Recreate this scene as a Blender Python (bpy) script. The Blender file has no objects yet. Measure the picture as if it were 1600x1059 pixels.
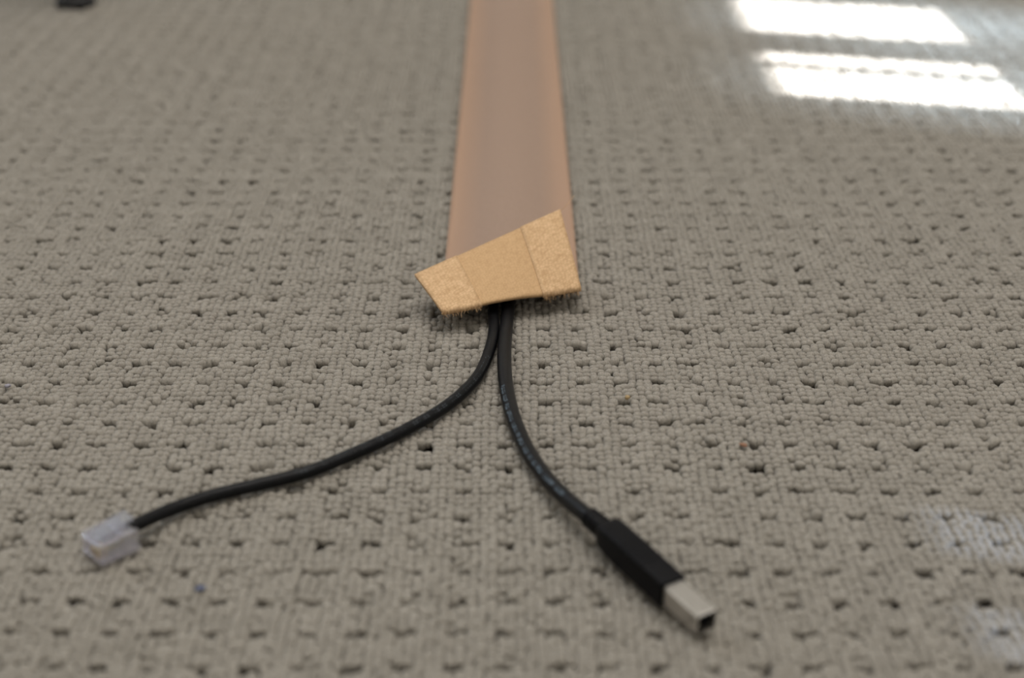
import bpy, bmesh, math, random
import numpy as np
from mathutils import Vector, Matrix

random.seed(7)
rng = np.random.default_rng(11)
SC = bpy.context.scene
COL = SC.collection
R = math.radians

# ------------------------------------------------------------------ camera, light, exposure
CAM_H, PITCH = 0.241, 26.9
cam = bpy.data.objects.new('camera', bpy.data.cameras.new('camera'))
COL.objects.link(cam)
cam.location = (0, 0, CAM_H)
cam.rotation_euler = (R(90 - PITCH), 0, 0)
cam.data.sensor_fit = 'HORIZONTAL'
cam.data.sensor_width = 23.6
cam.data.lens = 35.0
cam.data.clip_start = 0.01
cam.data.dof.use_dof = True
cam.data.dof.focus_distance = 0.520
cam.data.dof.aperture_fstop = 4.3
SC.camera = cam

SC.view_settings.view_transform = 'Standard'
SC.view_settings.look = 'None'
SC.view_settings.gamma = 1.0
SC.view_settings.use_curve_mapping = False
SC.view_settings.exposure = 0.0

world = bpy.data.worlds.new('world')
SC.world = world
world.use_nodes = True
world.node_tree.nodes['Background'].inputs[0].default_value = (0.62, 0.75, 1.0, 1)
world.node_tree.nodes['Background'].inputs[1].default_value = 0.6


def area(name, loc, target, sx, sy, power, color):
    l = bpy.data.lights.new(name, 'AREA')
    l.shape = 'RECTANGLE'
    l.size, l.size_y, l.energy, l.color = sx, sy, power, color
    o = bpy.data.objects.new(name, l)
    COL.objects.link(o)
    o.location = loc
    o.rotation_euler = (Vector(target) - Vector(loc)).to_track_quat('-Z', 'Y').to_euler()
    return o


def sun(name, direction, strength, angle, color):
    l = bpy.data.lights.new(name, 'SUN')
    l.energy, l.angle, l.color = strength, angle, color
    o = bpy.data.objects.new(name, l)
    COL.objects.link(o)
    o.rotation_euler = Vector(direction).to_track_quat('-Z', 'Y').to_euler()
    return o


SUN_DIR = (-1.0, 0.23, -0.478)
sun('sun', SUN_DIR, 45.0, R(0.28), (0.97, 0.97, 1.0))
sun('halo_sun', (-1.0, 0.227, -0.507), 29.0, R(4.8), (0.60, 0.79, 1.0))      # second sun lamp, added for the bluish halo round the sun patches
area('ceiling_fill', (0.1, 0.6, 2.32), (0.0, 0.5, 0), 1.5, 1.5, 38.5, (1.0, 0.95, 0.89))  # added soft fill under the ceiling, no such lamp is known
area('window_light', (-1.45, 1.7, 1.35), (0.0, 0.5, 0), 1.0, 1.1, 15.0, (0.72, 0.85, 1.0))

# ------------------------------------------------------------------ materials


def mat(name):
    m = bpy.data.materials.new(name)
    m.use_nodes = True
    nt = m.node_tree
    return m, nt, nt.nodes['Principled BSDF']


def N(nt, typ, **kw):
    n = nt.nodes.new(typ)
    for k, v in kw.items():
        if k.startswith('i_'):
            n.inputs[k[2:]].default_value = v
        else:
            setattr(n, k, v)
    return n


def ramp(nt, stops):
    r = nt.nodes.new('ShaderNodeValToRGB')
    e = r.color_ramp.elements
    while len(e) < len(stops):
        e.new(0.5)
    for i, (p, c) in enumerate(stops):
        e[i].position = p
        e[i].color = (*c, 1)
    return r


def simple(name, col, rough=0.5, metal=0.0, noise=0.0, scale=200.0, bump=0.0, spec=0.5):
    m, nt, b = mat(name)
    b.inputs['Roughness'].default_value = rough
    b.inputs['Metallic'].default_value = metal
    b.inputs['Specular IOR Level'].default_value = spec
    tc = N(nt, 'ShaderNodeTexCoord')
    nz = N(nt, 'ShaderNodeTexNoise', i_Scale=scale, i_Detail=3.0)
    nt.links.new(tc.outputs['Object'], nz.inputs['Vector'])
    a = tuple(max(0, c * (1 - noise)) for c in col)
    c2 = tuple(min(1, c * (1 + noise)) for c in col)
    r = ramp(nt, [(0.3, a), (0.7, c2)])
    nt.links.new(nz.outputs['Fac'], r.inputs['Fac'])
    nt.links.new(r.outputs['Color'], b.inputs['Base Color'])
    if bump:
        bp = N(nt, 'ShaderNodeBump', i_Strength=0.5, i_Distance=bump)
        nt.links.new(nz.outputs['Fac'], bp.inputs['Height'])
        nt.links.new(bp.outputs['Normal'], b.inputs['Normal'])
    return m


def carpet_material():
    m, nt, b = mat('carpet_wool')
    b.inputs['Roughness'].default_value = 0.95
    b.inputs['Specular IOR Level'].default_value = 0.15
    b.inputs['Sheen Weight'].default_value = 0.12
    b.inputs['Sheen Roughness'].default_value = 0.5
    tc = N(nt, 'ShaderNodeTexCoord')
    big = N(nt, 'ShaderNodeTexNoise', i_Scale=90.0, i_Detail=4.0)
    fine = N(nt, 'ShaderNodeTexNoise', i_Scale=2600.0, i_Detail=4.0)
    mp = N(nt, 'ShaderNodeMapping')
    mp.inputs['Scale'].default_value = (1.0, 0.5, 0.5)
    nt.links.new(tc.outputs['Object'], big.inputs['Vector'])
    nt.links.new(tc.outputs['Object'], mp.inputs['Vector'])
    nt.links.new(mp.outputs['Vector'], fine.inputs['Vector'])
    r = ramp(nt, [(0.25, CARPET_A), (0.75, CARPET_B)])
    nt.links.new(big.outputs['Fac'], r.inputs['Fac'])
    r2 = ramp(nt, [(0.35, (0.74, 0.73, 0.72)), (0.65, (1.0, 1.0, 1.0))])
    nt.links.new(fine.outputs['Fac'], r2.inputs['Fac'])
    mx = N(nt, 'ShaderNodeMix', data_type='RGBA', blend_type='MULTIPLY')
    mx.inputs['Factor'].default_value = 1.0
    nt.links.new(r.outputs['Color'], mx.inputs[6])
    nt.links.new(r2.outputs['Color'], mx.inputs[7])
    nt.links.new(mx.outputs[2], b.inputs['Base Color'])
    bp = N(nt, 'ShaderNodeBump', i_Strength=0.6, i_Distance=0.0004)
    nt.links.new(fine.outputs['Fac'], bp.inputs['Height'])
    nt.links.new(bp.outputs['Normal'], b.inputs['Normal'])
    return m


CARPET_A, CARPET_B = (0.288, 0.268, 0.234), (0.362, 0.339, 0.300)


def weave_material(name, c1, c2, su, sv, rough, bump, translucent=0.0, edge=None):
    """woven cloth in the strip's own UV (metres across and along)"""
    m, nt, b = mat(name)
    b.inputs['Roughness'].default_value = rough
    b.inputs['Specular IOR Level'].default_value = 0.25
    uv = N(nt, 'ShaderNodeUVMap')
    mp = N(nt, 'ShaderNodeMapping')
    mp.inputs['Scale'].default_value = (su, sv, 1)
    nt.links.new(uv.outputs['UV'], mp.inputs['Vector'])
    vo = N(nt, 'ShaderNodeTexVoronoi', i_Scale=1.0, i_Randomness=0.55)
    nt.links.new(mp.outputs['Vector'], vo.inputs['Vector'])
    nz = N(nt, 'ShaderNodeTexNoise', i_Scale=0.35, i_Detail=4.0)
    nt.links.new(mp.outputs['Vector'], nz.inputs['Vector'])
    ad = N(nt, 'ShaderNodeMath', operation='ADD')
    mu = N(nt, 'ShaderNodeMath', operation='MULTIPLY')
    mu.inputs[1].default_value = 0.7
    nt.links.new(vo.outputs['Distance'], mu.inputs[0])
    sb = N(nt, 'ShaderNodeMath', operation='MULTIPLY')
    sb.inputs[1].default_value = 0.7
    nt.links.new(nz.outputs['Fac'], sb.inputs[0])
    nt.links.new(mu.outputs[0], ad.inputs[0])
    nt.links.new(sb.outputs[0], ad.inputs[1])
    r = ramp(nt, [(0.35, c2), (0.95, c1)])
    nt.links.new(ad.outputs[0], r.inputs['Fac'])
    if edge:
        sx = N(nt, 'ShaderNodeSeparateXYZ')
        nt.links.new(uv.outputs['UV'], sx.inputs[0])
        er = ramp(nt, [(0.0, (1, 1, 1)), (0.10, (0.7, 0.7, 0.7)), (0.26, (0, 0, 0)), (0.74, (0, 0, 0)), (0.90, (0.7, 0.7, 0.7)), (1.0, (1, 1, 1))])
        dv = N(nt, 'ShaderNodeMath', operation='DIVIDE')
        dv.inputs[1].default_value = 0.0512
        nt.links.new(sx.outputs[0], dv.inputs[0])
        nt.links.new(dv.outputs[0], er.inputs['Fac'])
        em = N(nt, 'ShaderNodeMix', data_type='RGBA')
        nt.links.new(er.outputs['Color'], em.inputs['Factor'])
        nt.links.new(r.outputs['Color'], em.inputs[6])
        em.inputs[7].default_value = (*edge, 1)
        nt.links.new(em.outputs[2], b.inputs['Base Color'])
    else:
        nt.links.new(r.outputs['Color'], b.inputs['Base Color'])
    bp = N(nt, 'ShaderNodeBump', i_Strength=0.6, i_Distance=bump)
    bp.invert = True
    nt.links.new(ad.outputs[0], bp.inputs['Height'])
    nt.links.new(bp.outputs['Normal'], b.inputs['Normal'])
    if translucent:
        tr = N(nt, 'ShaderNodeBsdfTranslucent')
        tr.inputs['Color'].default_value = (*c2, 1)
        ms = N(nt, 'ShaderNodeMixShader')
        ms.inputs['Fac'].default_value = translucent
        out = nt.nodes['Material Output']
        nt.links.new(b.outputs[0], ms.inputs[1])
        nt.links.new(tr.outputs[0], ms.inputs[2])
        nt.links.new(ms.outputs[0], out.inputs['Surface'])
    return m


def clear_plastic(name, base, rough, spec):
    m, nt, b = mat(name)
    out = nt.nodes['Material Output']
    b.inputs['Base Color'].default_value = (*base, 1)
    b.inputs['Roughness'].default_value = rough
    b.inputs['IOR'].default_value = 1.5
    b.inputs['Transmission Weight'].default_value = 0.5
    b.inputs['Specular IOR Level'].default_value = spec
    tr = N(nt, 'ShaderNodeBsdfTransparent')
    tr.inputs['Color'].default_value = (0.95, 0.95, 0.98, 1)
    nz = N(nt, 'ShaderNodeTexNoise', i_Scale=500.0)
    tc = N(nt, 'ShaderNodeTexCoord')
    nt.links.new(tc.outputs['Object'], nz.inputs['Vector'])
    mr = N(nt, 'ShaderNodeMapRange')
    mr.inputs['To Min'].default_value = 0.52
    mr.inputs['To Max'].default_value = 0.72
    nt.links.new(nz.outputs['Fac'], mr.inputs['Value'])
    ms = N(nt, 'ShaderNodeMixShader')
    nt.links.new(mr.outputs[0], ms.inputs['Fac'])
    nt.links.new(b.outputs[0], ms.inputs[1])
    nt.links.new(tr.outputs[0], ms.inputs[2])
    nt.links.new(ms.outputs[0], out.inputs['Surface'])
    return m


def sun_dimming_glass():  # dark filter that weakens the sun for the second patch
    m, nt, b = mat('sun_dimming_glass')
    out = nt.nodes['Material Output']
    tr = N(nt, 'ShaderNodeBsdfTransparent')
    tr.inputs['Color'].default_value = (0.205, 0.235, 0.28, 1)
    b.inputs['Roughness'].default_value = 0.05
    b.inputs['Base Color'].default_value = (0.02, 0.03, 0.04, 1)
    ms = N(nt, 'ShaderNodeMixShader')
    ms.inputs['Fac'].default_value = 0.93
    nt.links.new(b.outputs[0], ms.inputs[1])
    nt.links.new(tr.outputs[0], ms.inputs[2])
    nt.links.new(ms.outputs[0], out.inputs['Surface'])
    return m


M_CARPET = carpet_material()
M_BACKING = simple('carpet_backing', (0.085, 0.070, 0.050), 0.95, noise=0.2, scale=300)
M_TAPE_TOP = weave_material('cover_top_cloth', (0.285, 0.200, 0.153), (0.320, 0.226, 0.175), 1500, 900, 0.5, 0.00003, edge=(0.36, 0.232, 0.160))
M_TAPE_UNDER = weave_material('cover_under_cloth', (0.53, 0.335, 0.172), (0.66, 0.44, 0.24), 1100, 1300, 0.75, 0.00008, 0.12)
M_BAND = weave_material('hook_band_cloth', (0.49, 0.31, 0.16), (0.71, 0.49, 0.29), 900, 1100, 0.75, 0.00014, 0.05)
M_PVC = simple('black_pvc', (0.0032, 0.0032, 0.004), 0.42, spec=0.2, noise=0.15, scale=900, bump=0.00004)
M_PVC_PHONE = simple('black_phone_pvc', (0.003, 0.0032, 0.0042), 0.45, spec=0.18, noise=0.15, scale=900, bump=0.00004)
M_MOULD = simple('moulded_black', (0.0035, 0.0035, 0.0045), 0.5, spec=0.11, noise=0.1, scale=1500, bump=0.00003)
M_HOLE = simple('dark_insert', (0.006, 0.006, 0.006), 0.6)
M_STEEL = simple('nickel_steel', (0.58, 0.56, 0.53), 0.32, 1.0, noise=0.04, scale=600, bump=0.00002)
M_GOLD = simple('gold_contact', (0.72, 0.50, 0.16), 0.3, 1.0)
M_PRINT = simple('pale_print', (0.13, 0.18, 0.23), 0.6, noise=0.3, scale=800)
M_PRINT_DIM = simple('dim_print', (0.030, 0.040, 0.05), 0.6, noise=0.3, scale=800)
M_CLEAR = clear_plastic('clear_plastic', (0.68, 0.67, 0.72), 0.16, 0.6)
M_LATCH = clear_plastic('clear_latch_plastic', (0.33, 0.33, 0.34), 0.5, 0.12)
M_WALL = simple('wall_paint', (0.72, 0.70, 0.66), 0.9, noise=0.03, scale=30, bump=0.0005)
M_CEIL = simple('ceiling_paint', (0.82, 0.82, 0.80), 0.9, noise=0.02, scale=30)
M_TRIM = simple('white_trim', (0.75, 0.74, 0.71), 0.4, noise=0.03, scale=40)
M_ADDED_BLIND = simple('added_blind_cloth', (0.33, 0.31, 0.29), 0.9, noise=0.05, scale=300)
M_BLACK = simple('black_metal', (0.012, 0.012, 0.016), 0.4, noise=0.1, scale=200)
M_RUBBER = simple('black_rubber', (0.010, 0.010, 0.012), 0.7, noise=0.1, scale=400)
M_SUN_DIMMER = sun_dimming_glass()

# ------------------------------------------------------------------ helpers


def link(name, verts, faces, material, parent=None, smooth=True):
    me = bpy.data.meshes.new(name)
    me.from_pydata([tuple(v) for v in verts], [], faces)
    me.update()
    for m_ in (material if isinstance(material, (list, tuple)) else [material]):
        me.materials.append(m_)
    if smooth:
        me.polygons.foreach_set('use_smooth', [True] * len(me.polygons))
    o = bpy.data.objects.new(name, me)
    COL.objects.link(o)
    if parent:
        o.parent = parent
    return o


def from_bm(name, bm, material, parent=None, smooth=False):
    me = bpy.data.meshes.new(name)
    bmesh.ops.recalc_face_normals(bm, faces=bm.faces)
    bm.to_mesh(me)
    bm.free()
    me.materials.append(material)
    if smooth:
        me.polygons.foreach_set('use_smooth', [True] * len(me.polygons))
    o = bpy.data.objects.new(name, me)
    COL.objects.link(o)
    if parent:
        o.parent = parent
    return o


def empty(name, loc):
    o = bpy.data.objects.new(name, None)
    o.location = loc
    o.empty_display_size = 0.02
    COL.objects.link(o)
    return o


def tag(o, label=None, cat=None, group=None, kind=None):
    for k, v in (('label', label), ('category', cat), ('group', group), ('kind', kind)):
        if v:
            o[k] = v
    return o


def box_bm(bm, lo, hi, bevel=0.0, M=None):
    r = bmesh.ops.create_cube(bm, size=1.0)
    vs = r['verts']
    for v in vs:
        v.co = Vector(((lo[i] + hi[i]) / 2 + v.co[i] * (hi[i] - lo[i])) for i in range(3))
    if bevel:
        es = list({e for v in vs for e in v.link_edges})
        rb = bmesh.ops.bevel(bm, geom=es, offset=bevel, segments=2, affect='EDGES', profile=0.6)
        vs = list({v for f in rb['faces'] for v in f.verts} | {v for v in vs if v.is_valid})
    if M is not None:
        allv = set()
        stack = [v for v in vs if v.is_valid]
        while stack:
            v = stack.pop()
            if v in allv:
                continue
            allv.add(v)
            stack += [e.other_vert(v) for e in v.link_edges]
        for v in allv:
            v.co = M @ v.co
    return bm


def box(name, lo, hi, material, parent=None, bevel=0.0, M=None):
    bm = bmesh.new()
    box_bm(bm, lo, hi, bevel, M)
    return from_bm(name, bm, material, parent)


def catmull(pts, n):
    P = [np.array(p, float) for p in pts]
    P = [2 * P[0] - P[1]] + P + [2 * P[-1] - P[-2]]
    out = []
    for i in range(1, len(P) - 2):
        # centripetal
        t = [0]
        for k in range(3):
            t.append(t[-1] + max(1e-9, np.linalg.norm(P[i + k] - P[i + k - 1])) ** 0.5)
        for j in range(n):
            x = t[1] + (t[2] - t[1]) * j / n
            A = [(t[k + 1] - x) / (t[k + 1] - t[k]) * P[i - 1 + k] + (x - t[k]) / (t[k + 1] - t[k]) * P[i + k] for k in range(3)]
            B = [(t[k + 2] - x) / (t[k + 2] - t[k]) * A[k] + (x - t[k]) / (t[k + 2] - t[k]) * A[k + 1] for k in range(2)]
            out.append((t[2] - x) / (t[2] - t[1]) * B[0] + (x - t[1]) / (t[2] - t[1]) * B[1])
    out.append(P[-2])
    return np.array(out)


def frames(path):
    T = np.gradient(path, axis=0)
    T /= np.linalg.norm(T, axis=1)[:, None]
    S = np.cross(np.array([0, 0, 1.0]), T)          # left of travel
    S /= np.linalg.norm(S, axis=1)[:, None] + 1e-12
    Uu = np.cross(T, S)
    return T, S, Uu


def tube(name, path, radius, material, parent=None, seg=20):
    path = np.asarray(path)
    T, S, Uu = frames(path)
    rad = np.broadcast_to(np.asarray(radius, float), (len(path),))
    a = np.linspace(0, 2 * math.pi, seg, endpoint=False)
    V = (path[:, None, :] + rad[:, None, None] * (np.cos(a)[None, :, None] * S[:, None, :] + np.sin(a)[None, :, None] * Uu[:, None, :])).reshape(-1, 3)
    n = len(path)
    F = [(i * seg + j, i * seg + (j + 1) % seg, (i + 1) * seg + (j + 1) % seg, (i + 1) * seg + j) for i in range(n - 1) for j in range(seg)]
    F.append(tuple(range(seg - 1, -1, -1)))
    F.append(tuple((n - 1) * seg + j for j in range(seg)))
    return link(name, V, F, material, parent)


def tube_bm_arrays(path, r, seg, V, F):
    path = np.asarray(path, float)
    T, S, Uu = frames(path)
    b0 = len(V)
    for i in range(len(path)):
        for j in range(seg):
            a = 2 * math.pi * j / seg
            V.append(path[i] + r * (math.cos(a) * S[i] + math.sin(a) * Uu[i]))
    for i in range(len(path) - 1):
        for j in range(seg):
            F.append((b0 + i * seg + j, b0 + i * seg + (j + 1) % seg, b0 + (i + 1) * seg + (j + 1) % seg, b0 + (i + 1) * seg + j))


# ------------------------------------------------------------------ the setting
X0, X1, Y0, Y1, ZT = -1.6, 1.2, -1.2, 2.6, 2.4
FZ = -0.0062
t = 0.02
fl = box('floor', (X0, Y0, FZ - 0.02), (X1, Y1, FZ), M_BACKING)
tag(fl, kind='structure')
tag(box('ceiling', (X0 - t, Y0 - t, ZT), (X1 + t, Y1 + t, ZT + t), M_CEIL), kind='structure')
tag(box('wall_left', (X0 - t, Y0 - t, FZ - 0.02), (X0, Y1 + t, ZT), M_WALL), kind='structure')
tag(box('wall_far', (X0, Y1, FZ - 0.02), (X1, Y1 + t, ZT), M_WALL), kind='structure')
tag(box('wall_near', (X0, Y0 - t, FZ - 0.02), (X1, Y0, ZT), M_WALL), kind='structure')
# right wall with two low unseen windows, shaped to cut the sun into patches; (y0, y1, z0, z1)
W1 = (0.508, 0.708, 0.448, 1.10)
W2 = (0.048, 0.121, 0.437, 1.10)
bm = bmesh.new()
ZB = FZ - 0.02
for lo, hi in (((Y0 - t, ZB), (W2[0], ZT)), ((W2[0], ZB), (W2[1], W2[2])), ((W2[0], W2[3]), (W2[1], ZT)),
               ((W2[1], ZB), (W1[0], ZT)), ((W1[0], ZB), (W1[1], W1[2])), ((W1[0], W1[3]), (W1[1], ZT)), ((W1[1], ZB), (Y1 + t, ZT))):
    box_bm(bm, (X1, lo[0], lo[1]), (X1 + t, hi[0], hi[1]))
tag(from_bm('wall_right', bm, M_WALL), kind='structure')
w = empty('unseen_window_1', (X1 + 0.008, 0.608, 0.437))
tag(w, kind='structure')


def wbox(name, y0, y1, z0, z1, m_, parent, x0=0.004, x1=0.012):
    base = Vector(parent.location)
    return box(name, Vector((X1 + x0, y0, z0)) - base, Vector((X1 + x1, y1, z1)) - base, m_, parent)


wbox('added_mullion', 0.559, 0.5663, 0.437, 1.10, M_TRIM, w)  # bars and blind added to break the sun into bands on the carpet
wbox('added_mullion', 0.588, 0.631, 0.437, 1.10, M_TRIM, w)
wbox('added_blind', 0.500, 0.716, 0.509, 1.12, M_ADDED_BLIND, w, -0.006, -0.003)
wbox('added_blind_rail', 0.500, 0.716, 0.505, 0.512, M_TRIM, w, -0.008, -0.002)
w2 = empty('unseen_window_2', (X1 + 0.008, 0.085, 0.437))
tag(w2, kind='structure')
wbox('added_mullion', 0.073, 0.095, 0.437, 1.10, M_TRIM, w2)
wbox('added_blind', 0.040, 0.129, 0.515, 1.12, M_ADDED_BLIND, w2, -0.006, -0.003)  # added to set where the second sun patch ends
wbox('sun_dimming_pane', 0.048, 0.121, 0.437, 0.53, M_SUN_DIMMER, w2, 0.013, 0.016)  # added only to dim the sun behind this opening
for nm, lo, hi in (('baseboard_left', (X0, Y0, FZ), (X0 + 0.012, Y1, 0.09)), ('baseboard_right', (X1 - 0.012, Y0, FZ), (X1, Y1, 0.09)),
                   ('baseboard_far', (X0 + 0.012, Y1 - 0.012, FZ), (X1 - 0.012, Y1, 0.09)), ('baseboard_near', (X0 + 0.012, Y0, FZ), (X1 - 0.012, Y0 + 0.012, 0.09))):
    tag(box(nm, lo, hi, M_TRIM), kind='structure')

# ------------------------------------------------------------------ carpet: every tuft a small rounded loop, in one mesh
PX, PY, OX, OY = 0.01258, 0.01336, 0.0109, 0.4986     # spacing of the pits and one pit's place
NSUB = 5


def build_carpet():
    dx, dy = PX / NSUB, PY / NSUB
    i = np.arange(-260, 261)
    j = np.arange(-130, 260)
    I, J = np.meshgrid(i, j)
    I, J = I.ravel(), J.ravel()
    X = OX + (I - 0.5) * dx
    Y = OY + (J - 0.0) * dy
    hw = 0.0379 + 0.2995 * Y
    keep = (Y > 0.20) & (Y < 1.12) & (np.abs(X) < hw + 0.15)
    I, J, X, Y, hw = I[keep], J[keep], X[keep], Y[keep], hw[keep]
    n = len(I)
    ci, cj = I % NSUB, J % NSUB
    # a slow wander of the tufting rows
    wx = 0.0003 * np.sin(Y * 43 + 2 * np.sin(X * 21)) 
    wy = 0.0004 * np.sin(X * 51 + 2 * np.sin(Y * 27)) 
    X = X + wx + rng.normal(0, 0.00022, n)
    Y = Y + wy + rng.normal(0, 0.00022, n)
    z = rng.normal(0, 0.00009, n) - 0.00025
    pitcol = (ci == 0) | (ci == 1)
    pit = pitcol & (cj == 0)
    half = pitcol & ((cj == 1) | (cj == 4))
    # pits differ from one another
    key = ((I // NSUB) * 7349 + (J // NSUB) * 9151) % 997 / 997.0
    z = z - np.where(pit, 0.0026 + 0.0022 * rng.random(n), 0) - np.where(half & (cj == 4), 0.0002 + 0.0006 * rng.random(n), 0) - np.where(half & (cj == 1), 0.0004 * rng.random(n), 0) - np.where((cj == 0) & (ci == 2), 0.0004 * rng.random(n), 0) - np.where(half & (rng.random(n) < 0.16), 0.0012, 0) - np.where((cj == 0) & ((ci == 2) | (ci == 4)) & (rng.random(n) < 0.15), 0.0013, 0)
    z = z - np.where(pitcol & ~pit & ~half, 0.00025, 0) + np.where(ci == 3, 0.00010, 0)
    sx = 0.00172 * rng.uniform(0.88, 1.20, n)
    sy = 0.00168 * rng.uniform(0.90, 1.12, n)
    sx, sy = np.where(pit, sx * 0.8, sx * np.where(half, 1.08, 1)), np.where(pit, sy * 0.7, sy * np.where(half, 1.12, 1))
    sz = 0.00165 * rng.uniform(0.9, 1.15, n)
    ang = rng.normal(0, 0.5, n) * np.where(half, 1.6, 1)
    tx, ty = rng.normal(0, 0.22, n), rng.normal(0, 0.22, n)

    def template(seg, rings):
        V, F = [], []
        for r_, z_ in rings:
            for k in range(seg):
                a = 2 * math.pi * (k + 0.5) / seg
                V.append((r_ * math.cos(a), r_ * math.sin(a), z_))
        V.append((0, 0, 1.0))
        for q in range(len(rings) - 1):
            for k in range(seg):
                F.append((q * seg + k, q * seg + (k + 1) % seg, (q + 1) * seg + (k + 1) % seg))
                F.append((q * seg + k, (q + 1) * seg + (k + 1) % seg, (q + 1) * seg + k))
        q = len(rings) - 1
        for k in range(seg):
            F.append((q * seg + k, q * seg + (k + 1) % seg, len(V) - 1))
        return np.array(V), np.array(F)

    hi_t = template(8, [(0.86, -1.15), (1.0, -0.15), (0.76, 0.62)])
    lo_t = template(6, [(0.98, -0.9), (0.86, 0.42)])
    near = (Y < 0.68) & (np.abs(X) < hw + 0.03)
    Vs, Fs, off = [], [], 0
    for sel, (tv, tf) in ((near, hi_t), (~near, lo_t)):
        m_ = int(sel.sum())
        c, s = np.cos(ang[sel])[:, None], np.sin(ang[sel])[:, None]
        lx = tv[None, :, 0] * sx[sel][:, None]
        ly = tv[None, :, 1] * sy[sel][:, None]
        lz = tv[None, :, 2] * sz[sel][:, None]
        lx = lx + lz * tx[sel][:, None]
        ly = ly + lz * ty[sel][:, None]
        vx = X[sel][:, None] + lx * c - ly * s
        vy = Y[sel][:, None] + lx * s + ly * c
        vz = z[sel][:, None] + lz - 0.00165
        Vs.append(np.stack([vx, vy, vz], -1).reshape(-1, 3))
        Fs.append((tf[None] + (np.arange(m_) * len(tv))[:, None, None]).reshape(-1, 3) + off)
        off += m_ * len(tv)
    # beyond what the lens could see the pile goes on as a plain textured sheet
    y0_, y1_ = 0.20, 1.12
    a0, a1 = 0.0379 + 0.2995 * y0_ + 0.149, 0.0379 + 0.2995 * y1_ + 0.149
    zs = -0.0008
    ap = np.array([(X0, Y0, zs), (X1, Y0, zs), (X1, Y1, zs), (X0, Y1, zs), (-a0, y0_, zs), (a0, y0_, zs), (a1, y1_, zs), (-a1, y1_, zs)])
    af = np.array([(0, 1, 5), (0, 5, 4), (1, 2, 6), (1, 6, 5), (2, 3, 7), (2, 7, 6), (3, 0, 4), (3, 4, 7)])
    Vs.append(ap)
    Fs.append(af + off)
    V = np.concatenate(Vs).astype(np.float32)
    F = np.concatenate(Fs).astype(np.int32)
    me = bpy.data.meshes.new('carpet')
    me.vertices.add(len(V))
    me.vertices.foreach_set('co', V.ravel())
    me.loops.add(F.size)
    me.loops.foreach_set('vertex_index', F.ravel())
    me.polygons.add(len(F))
    me.polygons.foreach_set('loop_start', np.arange(0, F.size, 3, dtype=np.int32))
    me.polygons.foreach_set('use_smooth', np.ones(len(F), bool))
    me.update(calc_edges=True)
    me.materials.append(M_CARPET)
    o = bpy.data.objects.new('carpet', me)
    COL.objects.link(o)
    tag(o, 'beige grey loop pile carpet with a grid of small dark pits, covering the whole floor', 'carpet', kind='stuff')
    print('tufts', n, 'tris', len(F))


build_carpet()

# ------------------------------------------------------------------ the cloth cable cover with its end folded back
BL, BR = np.array([-0.0248, 0.4810, 0.0072]), np.array([0.0249, 0.5010, 0.0071])
TL, TR = np.array([-0.0354, 0.503, 0.0112]), np.array([0.0182, 0.535, 0.0238])
COVER_W, COVER_X = 0.0512, -0.0003


def cover_line(u):
    """the strip's middle line at u (0 left .. 1 right), from far to the free end"""
    x = COVER_X + (u - 0.5) * COVER_W
    d = x + 0.0022
    hump = 0.0054 * math.cos(min(1, abs(d) / 0.0215) * math.pi / 2) ** 1.3
    z0 = 0.0011 + hump
    B = BL + (BR - BL) * u
    T = TL + (TR - TL) * u
    hb = 0.0007 * math.exp(-(d / 0.010) ** 4)
    B = B + np.array([0, -0.6 * 0 * hb, hb])
    pts = [(x, y, z0 + 0.0002 * math.sin(y * 40 + 3 * u)) for y in np.linspace(2.3, 0.60, 22)]
    pts += [(x, B[1] + 0.05, z0), (x * 0.6 + B[0] * 0.4, B[1] + 0.020, z0 * 0.75 + 0.25 * B[2]), (B[0], B[1] + 0.0065, B[2] - 0.0011)]
    pts += [(B[0], B[1] + 0.0012, B[2] - 0.0006), tuple(B + np.array([0, -0.0002, 0.0006]))]
    L = T - B
    out = np.array([0, -0.6, 0.5])
    for f_, bul in ((0.10, 0.0009), (0.35, 0.0014), (0.7, 0.0010), (1.0, 0.0)):
        pts.append(tuple(B + L * f_ + out * bul + np.array([0, 0, 0.0004])))
    nseg = 3
    a = catmull(pts[:23], 1)
    b = catmull(pts[20:], 5)
    return np.concatenate([a[:20], b])


NU = 33
US = np.linspace(0, 1, NU)
GRID = np.array([cover_line(u) for u in US])            # u, s, 3
dS = np.gradient(GRID, axis=1)
dU = np.gradient(GRID, axis=0)
NRM = np.cross(dU, -dS)
NRM /= np.linalg.norm(NRM, axis=2)[..., None]
if NRM[NU // 2, 5, 2] < 0:
    NRM = -NRM
LEN = np.concatenate([np.zeros((NU, 1)), np.cumsum(np.linalg.norm(np.diff(GRID, axis=1), axis=2), axis=1)], 1)


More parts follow.
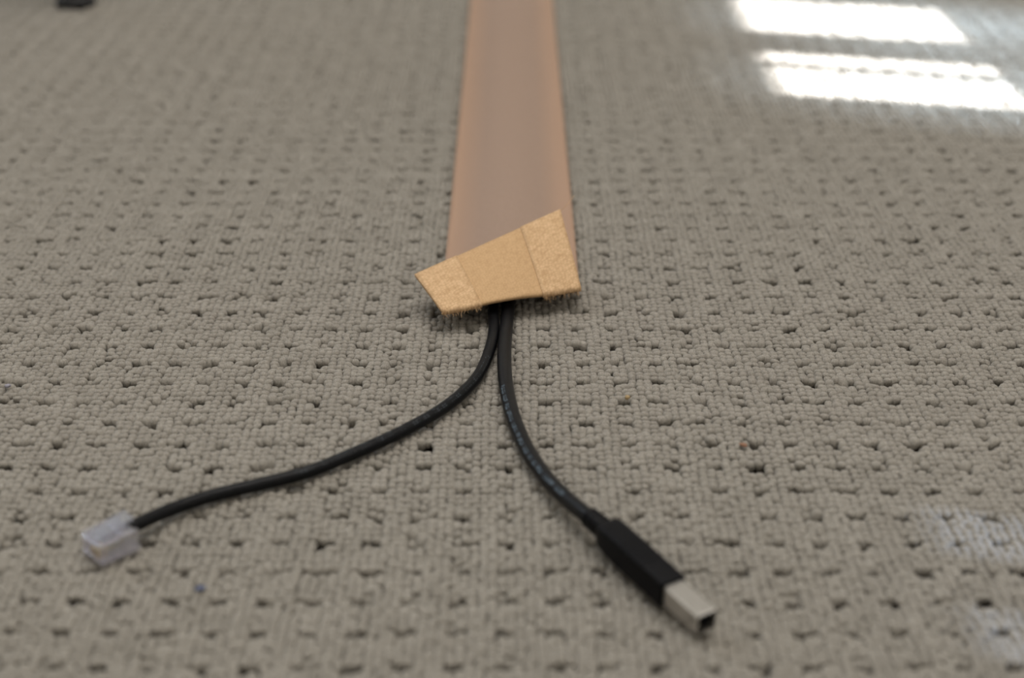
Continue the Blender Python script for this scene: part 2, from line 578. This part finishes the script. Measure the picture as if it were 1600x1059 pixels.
def sheet(name, iu0, iu1, is0, o_top, o_bot, mats, parent=None, wave=0.0):
    g = GRID[iu0:iu1 + 1, is0:]
    nn = NRM[iu0:iu1 + 1, is0:]
    nu, ns = g.shape[:2]
    o_b = o_bot
    top = g + nn * o_top
    bot = g + nn * o_b
    V = np.concatenate([top.reshape(-1, 3), bot.reshape(-1, 3)])
    UV = []
    F, MI = [], []
    uvv = np.stack([np.broadcast_to(US[iu0:iu1 + 1, None] * COVER_W, (nu, ns)), LEN[iu0:iu1 + 1, is0:]], -1).reshape(-1, 2)
    uvv = np.concatenate([uvv, uvv])
    idx = lambda a, b: a * ns + b
    K = nu * ns
    for a in range(nu - 1):
        for b in range(ns - 1):
            q = (idx(a, b), idx(a, b + 1), idx(a + 1, b + 1), idx(a + 1, b))
            F.append(q)
            MI.append(0)
            F.append(tuple(K + v for v in reversed(q)))
            MI.append(1)
    for b in range(ns - 1):
        F.append((idx(0, b + 1), idx(0, b), K + idx(0, b), K + idx(0, b + 1)))
        F.append((idx(nu - 1, b), idx(nu - 1, b + 1), K + idx(nu - 1, b + 1), K + idx(nu - 1, b)))
        MI += [1, 1]
    for a in range(nu - 1):
        F.append((idx(a, 0), idx(a + 1, 0), K + idx(a + 1, 0), K + idx(a, 0)))
        F.append((idx(a + 1, ns - 1), idx(a, ns - 1), K + idx(a, ns - 1), K + idx(a + 1, ns - 1)))
        MI += [1, 1]
    o = link(name, V, F, mats, parent)
    me = o.data
    if len(mats) > 1:
        me.polygons.foreach_set('material_index', MI)
    uvl = me.uv_layers.new(name='UVMap')
    li = np.empty(len(me.loops), np.int32)
    me.loops.foreach_get('vertex_index', li)
    uvl.data.foreach_set('uv', uvv[li].astype(np.float32).ravel())
    bm = bmesh.new()
    bm.from_mesh(me)
    bmesh.ops.recalc_face_normals(bm, faces=bm.faces)
    bm.to_mesh(me)
    bm.free()
    # keep the sheet's rim crisp
    for e in me.edges:
        pass
    return o


TH = 0.0007
cover = sheet('cable_cover', 0, NU - 1, 0, TH / 2, -TH / 2, [M_TAPE_TOP, M_TAPE_UNDER])
tag(cover, 'flat tan cloth cable cover strip whose near end is folded back over two black cables', 'cable cover')
NS = GRID.shape[1]
S_BAND = NS - 46
for a, b in ((0, 9), (23, 32)):
    o = sheet('hook_band', a, b, S_BAND, -TH / 2 + 0.00005, -TH / 2 - 0.0004, [M_BAND], cover)
    o['label'] = 'woven hook band along the edge of the folded end'
# frayed fibres where the bands bend round the fold
V, F = [], []
fold_i = int(np.argmin(GRID[NU // 2, :, 1]))
for a, b in ((0, 9), (23, 32)):
    for k in range(70):
        u = random.uniform(a, b)
        i0 = int(u)
        fr = u - i0
        i1 = min(i0 + 1, NU - 1)
        si = fold_i + random.choice((-3, -2, -2, -1, -1, 0, 0, 1))
        p = GRID[i0, si] * (1 - fr) + GRID[i1, si] * fr
        nv = -(NRM[i0, si] * (1 - fr) + NRM[i1, si] * fr)
        p = p + nv * (TH / 2 + 0.0003)
        dirv = nv + np.array([random.gauss(0, 0.4), random.gauss(0, 0.3), random.gauss(-0.35, 0.3)])
        L = random.uniform(0.0005, 0.0012)
        tube_bm_arrays([p, p + dirv * L * 0.6, p + dirv * L + np.array([random.gauss(0, 0.0002), 0, -0.0002])], 0.00006, 4, V, F)
o = link('frayed_fibres', V, F, M_BAND, cover)
o['kind'] = 'stuff'
th = catmull([TR + (0, 0, 0.0), TR + (0.0022, 0.002, 0.0012), TR + (0.0042, 0.006, 0.0022), TR + (0.0058, 0.011, 0.0022)], 6)
o = tube('loose_thread', th, 0.00009, M_BAND, cover, 6)

# ------------------------------------------------------------------ printed marks that wrap round a cable


def cable_print(name, path, radius, a0, a1, width, material, parent, gaps):
    T, S, Uu = frames(path)
    s = np.concatenate([[0], np.cumsum(np.linalg.norm(np.diff(path, axis=0), axis=1))])
    V, F = [], []

    def pt(ss, lat, off=0.00004):
        k = [np.interp(ss, s, path[:, c]) for c in range(3)]
        sd = np.array([np.interp(ss, s, S[:, c]) for c in range(3)])
        up = np.array([np.interp(ss, s, Uu[:, c]) for c in range(3)])
        a = gaps['angle'] + lat / radius
        return np.array(k) + (radius + off) * (math.cos(a) * up + math.sin(a) * sd)

    def stroke(s0, l0, s1, l1, wd):
        d = np.array([s1 - s0, l1 - l0])
        n_ = np.array([-d[1], d[0]]) / (np.linalg.norm(d) + 1e-9) * wd / 2
        b0 = len(V)
        V.extend([pt(s0 + n_[0], l0 + n_[1]), pt(s1 + n_[0], l1 + n_[1]), pt(s1 - n_[0], l1 - n_[1]), pt(s0 - n_[0], l0 - n_[1])])
        F.append((b0, b0 + 1, b0 + 2, b0 + 3))

    q = s[-1] * a0
    hgt = width
    while q < s[-1] * a1:
        word = random.randint(2, 6)
        for _ in range(word):
            cw = hgt * 0.62
            kind = random.randint(0, 3)
            wd = hgt * 0.2
            h2 = hgt / 2
            if kind == 0:
                stroke(q, -h2, q, h2, wd); stroke(q, h2, q + cw, h2, wd); stroke(q, 0, q + cw, 0, wd)
            elif kind == 1:
                stroke(q, -h2, q + cw / 2, h2, wd); stroke(q + cw / 2, h2, q + cw, -h2, wd)
            elif kind == 2:
                stroke(q, -h2, q, h2, wd); stroke(q + cw, -h2, q + cw, h2, wd); stroke(q, -h2, q + cw, -h2, wd)
            else:
                stroke(q, -h2, q, h2, wd); stroke(q, h2, q + cw, -h2, wd)
            q += hgt * 0.95
        q += hgt * random.uniform(0.8, 2.2)
    return link(name, V, F, material, parent, smooth=False)


# ------------------------------------------------------------------ phone cable with clear plug
mm = lambda L: [tuple(c / 1000 for c in p) for p in L]
PH_R = 0.00195
phone_pts = mm([(-4.8, 2280, 2.0), (-4.9, 1500, 2.0), (-4.8, 1000, 2.0), (-4.8, 700, 2.0), (-5.2, 580, 2.0), (-6.2, 520, 2.0), (-6.9, 494.4, 2.0), (-6.4, 480.8, 2.0),
                (-7.3, 466, 2.0), (-11.7, 442.8, 2.0), (-20.5, 424.6, 2.0), (-31.9, 410, 2.0), (-46.6, 395.7, 2.0), (-60.7, 383.9, 2.0),
                (-75, 376.6, 2.0), (-87.1, 370.6, 2.1), (-96.0, 363.6, 2.6), (-101.6, 356.6, 3.6), (-105.4, 351.6, 4.2), (-106.4, 350.5, 4.25)])
phone = empty('phone_cable', (-0.06, 0.384, 0))
tag(phone, 'thin black phone cable curving left over the carpet to a clear plastic plug', 'cable')


def keep_local(o, p):
    o.matrix_parent_inverse = Matrix.Translation(-Vector(p.location))
    return o


ph_path = catmull(phone_pts, 10)
keep_local(tube('cord', ph_path, PH_R, M_PVC_PHONE, phone, 24), phone)
iv = int(np.argmin(np.abs(ph_path[:, 1] - 0.47)))
vis = ph_path[iv:-20]
keep_local(cable_print('printed_marking', vis, PH_R, 0.10, 0.72, 0.0013, M_PRINT_DIM, phone, {'angle': 0.45}), phone)

# plug: local x = nose direction, y = left of it, z = up; origin at plug middle
PLUG_M = Matrix.Translation((-0.1101, 0.3460, 0.0036)) @ Matrix.Rotation(R(224.8), 4, 'Z')
pL, pW, pH = 0.0122, 0.0103, 0.0066


def prism(name, prof, y0, y1, material, parent, M, bevel=0.0):
    """profile in x-z swept along y"""
    bm = bmesh.new()
    a = [bm.verts.new(M @ Vector((x, y0, z))) for x, z in prof]
    b = [bm.verts.new(M @ Vector((x, y1, z))) for x, z in prof]
    n = len(prof)
    bm.faces.new(a)
    bm.faces.new(list(reversed(b)))
    for k in range(n):
        bm.faces.new((a[k], b[k], b[(k + 1) % n], a[(k + 1) % n]))
    bmesh.ops.recalc_face_normals(bm, faces=bm.faces)
    if bevel:
        bmesh.ops.bevel(bm, geom=list(bm.edges), offset=bevel, segments=2, affect='EDGES', profile=0.6)
    return from_bm(name, bm, material, parent)


hx, hy, hz = pL / 2, pW / 2, pH / 2
# housing: floor shell, two cheeks, cross bar, stepped nose, so that the cavity behind the wedge can be seen
bm = bmesh.new()
box_bm(bm, (-hx, -hy, -hz), (hx, hy, -hz + 0.0012), 0.0002)                      # bottom wall
box_bm(bm, (-hx, -hy, -hz), (hx - 0.0006, -hy + 0.0013, hz), 0.0003)             # cheeks
box_bm(bm, (-hx, hy - 0.0013, -hz), (hx - 0.0006, hy, hz), 0.0003)
box_bm(bm, (-0.0008, -hy + 0.0004, -hz + 0.0006), (hx, hy - 0.0004, hz - 0.0009), 0.0003)   # solid front block
box_bm(bm, (-hx + 0.0006, -hy + 0.0008, hz - 0.0013), (-0.0012, hy - 0.0008, hz - 0.0002), 0.0003)   # top wall at the rear
box_bm(bm, (hx - 0.0012, -hy + 0.0016, hz - 0.0012), (hx + 0.0001, hy - 0.0016, hz), 0.0002)   # nose step
for v in bm.verts:
    v.co = PLUG_M @ v.co
plug = keep_local(from_bm('modular_plug', bm, M_CLEAR, phone), phone)
plug['label'] = 'clear plastic plug'
# sprung lever: hinged at the nose, rising to the rear
lever = prism('latch', [(hx - 0.0003, hz - 0.0008), (hx, hz + 0.0002), (0.002, hz + 0.0012), (-hx - 0.0006, hz + 0.0026), (-hx - 0.0007, hz + 0.0018), (0.002, hz + 0.0004)],
              -0.0029, 0.0029, M_LATCH, plug, PLUG_M, 0.00012)
wedge = prism('strain_wedge', [(-0.0045, hz - 0.0014), (-0.0020, hz - 0.0014), (-0.0024, -0.0002), (-0.0040, -0.0002)], -0.0026, 0.0026, M_CLEAR, plug, PLUG_M, 0.0001)
for k in range(4):
    y = (k - 1.5) * 0.00105
    prism('contact', [(0.0022, -hz + 0.0002), (0.0052, -hz + 0.0002), (0.0052, -0.0004), (0.0022, 0.0)], y - 0.00016, y + 0.00016, M_GOLD, plug, PLUG_M)
WIRES = [simple('wire_' + n_, c, 0.5) for n_, c in (('black', (0.01, 0.01, 0.01)), ('red', (0.25, 0.02, 0.02)), ('green', (0.02, 0.15, 0.03)), ('yellow', (0.5, 0.4, 0.04)))]
for k in range(4):
    y = (k - 1.5) * 0.00105
    pp = [PLUG_M @ Vector(v) for v in ((-0.0054, y * 0.5, 0.0004), (-0.003, y * 0.8, -0.0006), (0.0, y, -0.0012), (0.0035, y, -0.0012))]
    tube('wire', catmull([tuple(p) for p in pp], 4), 0.00038, WIRES[k], plug, 8)

# ------------------------------------------------------------------ data cable with black moulded square plug
US_R = 0.00240
yaw, pit = R(-57.83), R(-2.7)
A = np.array([math.cos(yaw) * math.cos(pit), math.sin(yaw) * math.cos(pit), math.sin(pit)])
Wv = np.array([-math.sin(yaw), math.cos(yaw), 0])
Uv = np.cross(A, Wv)
FC = np.array([0.0417, 0.3205, 0.0050])
UM = Matrix(((A[0], Wv[0], Uv[0], FC[0]), (A[1], Wv[1], Uv[1], FC[1]), (A[2], Wv[2], Uv[2], FC[2]), (0, 0, 0, 1)))
bL, bW, bH = 0.0305, 0.0080, 0.0081
rear = FC - A * bL
rl = rear - A * 0.0078 + np.array([-0.0002, 0.0002, -0.0002])
usb_pts = mm([(0.3, 2280, 2.5), (0.2, 1500, 2.5), (0.0, 1000, 2.5), (-0.2, 700, 2.5), (-0.4, 580, 2.5), (-1.0, 520, 2.3), (-1.4, 495.2, 2.2), (-1.8, 484.8, 2.3), (-2.4, 469.7, 2.5),
              (-2.6, 455.3, 2.5), (-2.0, 437.2, 2.5), (0.3, 416.0, 2.6), (4.9, 393.8, 3.0), (10.3, 377.0, 3.9), (15.4, 365.0, 5.0)]) + [tuple(rl), tuple(rl + A * 0.004)]
usb = empty('data_cable', (0.01, 0.40, 0))
tag(usb, 'black cable curving right over the carpet to a black plug with square metal tip', 'cable')
us_path = catmull(usb_pts, 10)
keep_local(tube('cord', us_path, US_R, M_PVC, usb, 24), usb)
iv = int(np.argmin(np.abs(us_path[:, 1] - 0.455)))
vis = us_path[iv:-14]
keep_local(cable_print('printed_marking', vis, US_R, 0.22, 0.93, 0.0011, M_PRINT, usb, {'angle': -0.62}), usb)


def loft(name, secs, material, parent, M, n=24, power=6.0):
    """rounded-rectangle sections (x, half width, half height, centre z) along local x"""
    V, F = [], []
    for x, w_, h_, cz in secs:
        for k in range(n):
            a = 2 * math.pi * (k + 0.5) / n
            c, s = math.cos(a), math.sin(a)
            r_ = (abs(c) ** power + abs(s) ** power) ** (-1 / power)
            V.append(M @ Vector((x, c * r_ * w_, s * r_ * h_ + cz)))
    m_ = len(secs)
    for i in range(m_ - 1):
        for k in range(n):
            F.append((i * n + k, i * n + (k + 1) % n, (i + 1) * n + (k + 1) % n, (i + 1) * n + k))
    F.append(tuple(range(n - 1, -1, -1)))
    F.append(tuple((m_ - 1) * n + k for k in range(n)))
    return link(name, V, F, material, parent)


w2_, h2_ = bW / 2, bH / 2
body = keep_local(loft('plug_body', [(-bL, w2_ * 0.80, h2_ * 0.66, 0.0008), (-bL + 0.0006, w2_ * 0.90, h2_ * 0.76, 0.0007), (-bL + 0.0022, w2_ * 0.985, h2_ * 0.86, 0.0005), (-bL + 0.006, w2_, h2_ * 0.95, 0.0002), (-bL + 0.010, w2_, h2_, 0.0),
                                     (-0.0008, w2_, h2_, 0.0), (-0.0002, w2_ * 0.97, h2_ * 0.97, 0.0), (0.0, w2_ * 0.92, h2_ * 0.92, 0.0)], M_MOULD, usb, UM, 48, 11.0), usb)
body['label'] = 'moulded black plug body'
for k in range(5):
    x = -0.0195 + k * 0.0022
    o = box('grip_ridge', (x, -w2_ * 0.78, h2_ - 0.0002), (x + 0.0010, w2_ * 0.78, h2_ + 0.00016), M_MOULD, body, 0.0001, UM)
relief = []
for k, x in enumerate(np.linspace(-bL - 0.0080, -bL + 0.0005, 23)):
    ph = (k % 6)
    big = 1.0 if ph in (1, 2, 3, 4) else 0.84
    if k > 18:
        big = 1.0
    tt = k / 22
    relief.append((x, (0.0027 + 0.0004 * tt) * big, (0.0027 + 0.0003 * tt) * big, 0.0003 * tt))
keep_local(loft('strain_relief', relief, M_MOULD, usb, UM, 24, 2.6), usb)
# hollow metal shell
sl, sw, sh, wt = 0.0138, 0.0063, 0.0062, 0.00035
bm = bmesh.new()
ch = 0.0005


def ring(x, w_, h_, c):
    pts = [(-w_ + c, -h_), (w_ - c, -h_), (w_, -h_ + c), (w_, h_ - c), (w_ - c, h_), (-w_ + c, h_), (-w_, h_ - c), (-w_, -h_ + c)]
    return [bm.verts.new(UM @ Vector((x, a, b))) for a, b in pts]


rings = [ring(-0.001, sw / 2, sh / 2, ch), ring(sl - 0.0003, sw / 2, sh / 2, ch), ring(sl, sw / 2 - 0.0001, sh / 2 - 0.0001, ch), ring(sl, sw / 2 - wt, sh / 2 - wt, ch), ring(0.0005, sw / 2 - wt, sh / 2 - wt, ch)]
for p, q in zip(rings, rings[1:]):
    for k in range(8):
        bm.faces.new((p[k], p[(k + 1) % 8], q[(k + 1) % 8], q[k]))
bm.faces.new(rings[-1])
bm.faces.new(rings[0])
shell = keep_local(from_bm('metal_shell', bm, M_STEEL, usb), usb)
shell['label'] = 'square nickel plated tip'
bm = bmesh.new()
iw, ih = sw / 2 - wt - 0.0001, sh / 2 - wt - 0.0001
box_bm(bm, (0.0006, -iw, -ih), (0.0008, iw, ih), 0, UM)
box_bm(bm, (0.0008, -iw, ih - 0.0006), (sl - 0.0016, iw, ih), 0, UM)
box_bm(bm, (0.0008, -iw, -ih), (sl - 0.0016, iw, -ih + 0.0006), 0, UM)
box_bm(bm, (0.0008, -iw, -ih + 0.0006), (sl - 0.0016, -iw + 0.0006, ih - 0.0006), 0, UM)
box_bm(bm, (0.0008, iw - 0.0006, -ih + 0.0006), (sl - 0.0016, iw, ih - 0.0006), 0, UM)
from_bm('insert', bm, M_HOLE, shell)['label'] = 'dark plastic insert inside the tip'

# ------------------------------------------------------------------ crumbs and lint on the carpet


def lump(name, loc, sx, sy, sz, rot, material, label, cat, seed):
    rd = random.Random(seed)
    bm = bmesh.new()
    bmesh.ops.create_icosphere(bm, subdivisions=2, radius=1.0)
    for v in bm.verts:
        k = 1 + rd.uniform(-0.22, 0.22)
        v.co = Vector((v.co.x * sx * k, v.co.y * sy * k, v.co.z * sz * k))
    o = from_bm(name, bm, material, None, True)
    o.location = loc
    o.rotation_euler = (rd.uniform(-.2, .2), rd.uniform(-.2, .2), rot)
    tag(o, label, cat)
    return o


lump('crumb', (0.0375, 0.4324, 0.0003), 0.0009, 0.0008, 0.0007, 0.4, simple('yellow_crumb', (0.36, 0.26, 0.13), 0.8, noise=0.2, scale=900),
     'tiny yellow crumb on the carpet right of the data cable, just below the cover', 'crumb', 1)
lump('crumb', (0.0712, 0.4026, 0.0002), 0.0014, 0.0010, 0.0005, 0.1, simple('orange_crumb', (0.26, 0.14, 0.085), 0.8, noise=0.2, scale=900),
     'tiny flat orange brown crumb on the open carpet far right of the cable', 'crumb', 2)
lump('lint', (-0.0825, 0.3285, 0.0004), 0.0014, 0.0009, 0.0006, 0.3, simple('blue_lint', (0.12, 0.14, 0.22), 0.95, noise=0.3, scale=1500),
     'tiny blue grey lint speck on the carpet in front of the clear plug', 'lint', 3)
lump('lint', (-0.1665, 0.4400, 0.0004), 0.0010, 0.0008, 0.0007, 0.3, simple('pale_lint', (0.30, 0.29, 0.34), 0.95, noise=0.3, scale=1500),
     'tiny pale white lint speck at the left edge, level with the cable bend', 'lint', 4)

# ------------------------------------------------------------------ black furniture foot at the far left (the rest stands outside the frame)
SX, SY = -0.2705, 0.9345
st = empty('stool', (SX - 0.14, SY + 0.15, 0))
tag(st, 'black furniture leg with a round rubber foot at the far left top edge', 'stool')


def cyl(name, p0, p1, r0, r1, material, parent, seg=24):
    pa = np.array([np.array(p0), (np.array(p0) + np.array(p1)) / 2, np.array(p1)], float)
    if abs(pa[2, 0] - pa[0, 0]) + abs(pa[2, 1] - pa[0, 1]) < 1e-6:
        pa[2, 0] += 1e-5
        pa[1, 0] += 5e-6
    return keep_local(tube(name, pa, [r0, (r0 + r1) / 2, r1], material, parent, seg), parent)


for dx in (0, -0.28):
    for dy in (0, 0.30):
        x, y = SX + dx, SY + dy
        lg = cyl('leg', (x, y, 0.004), (x * 0.9 + 0.1 * (SX - 0.14), y * 0.9 + 0.1 * (SY + 0.15), 0.40), 0.0088, 0.010, M_BLACK, st)
        cyl('rubber_foot', (x, y, 0.0), (x, y, 0.006), 0.0125, 0.0105, M_RUBBER, lg).matrix_parent_inverse = Matrix.Identity(4)
bm = bmesh.new()
box_bm(bm, (SX - 0.30, SY - 0.01, 0.40), (SX + 0.02, SY + 0.31, 0.45), 0.012)
keep_local(from_bm('seat', bm, M_BLACK, st), st)
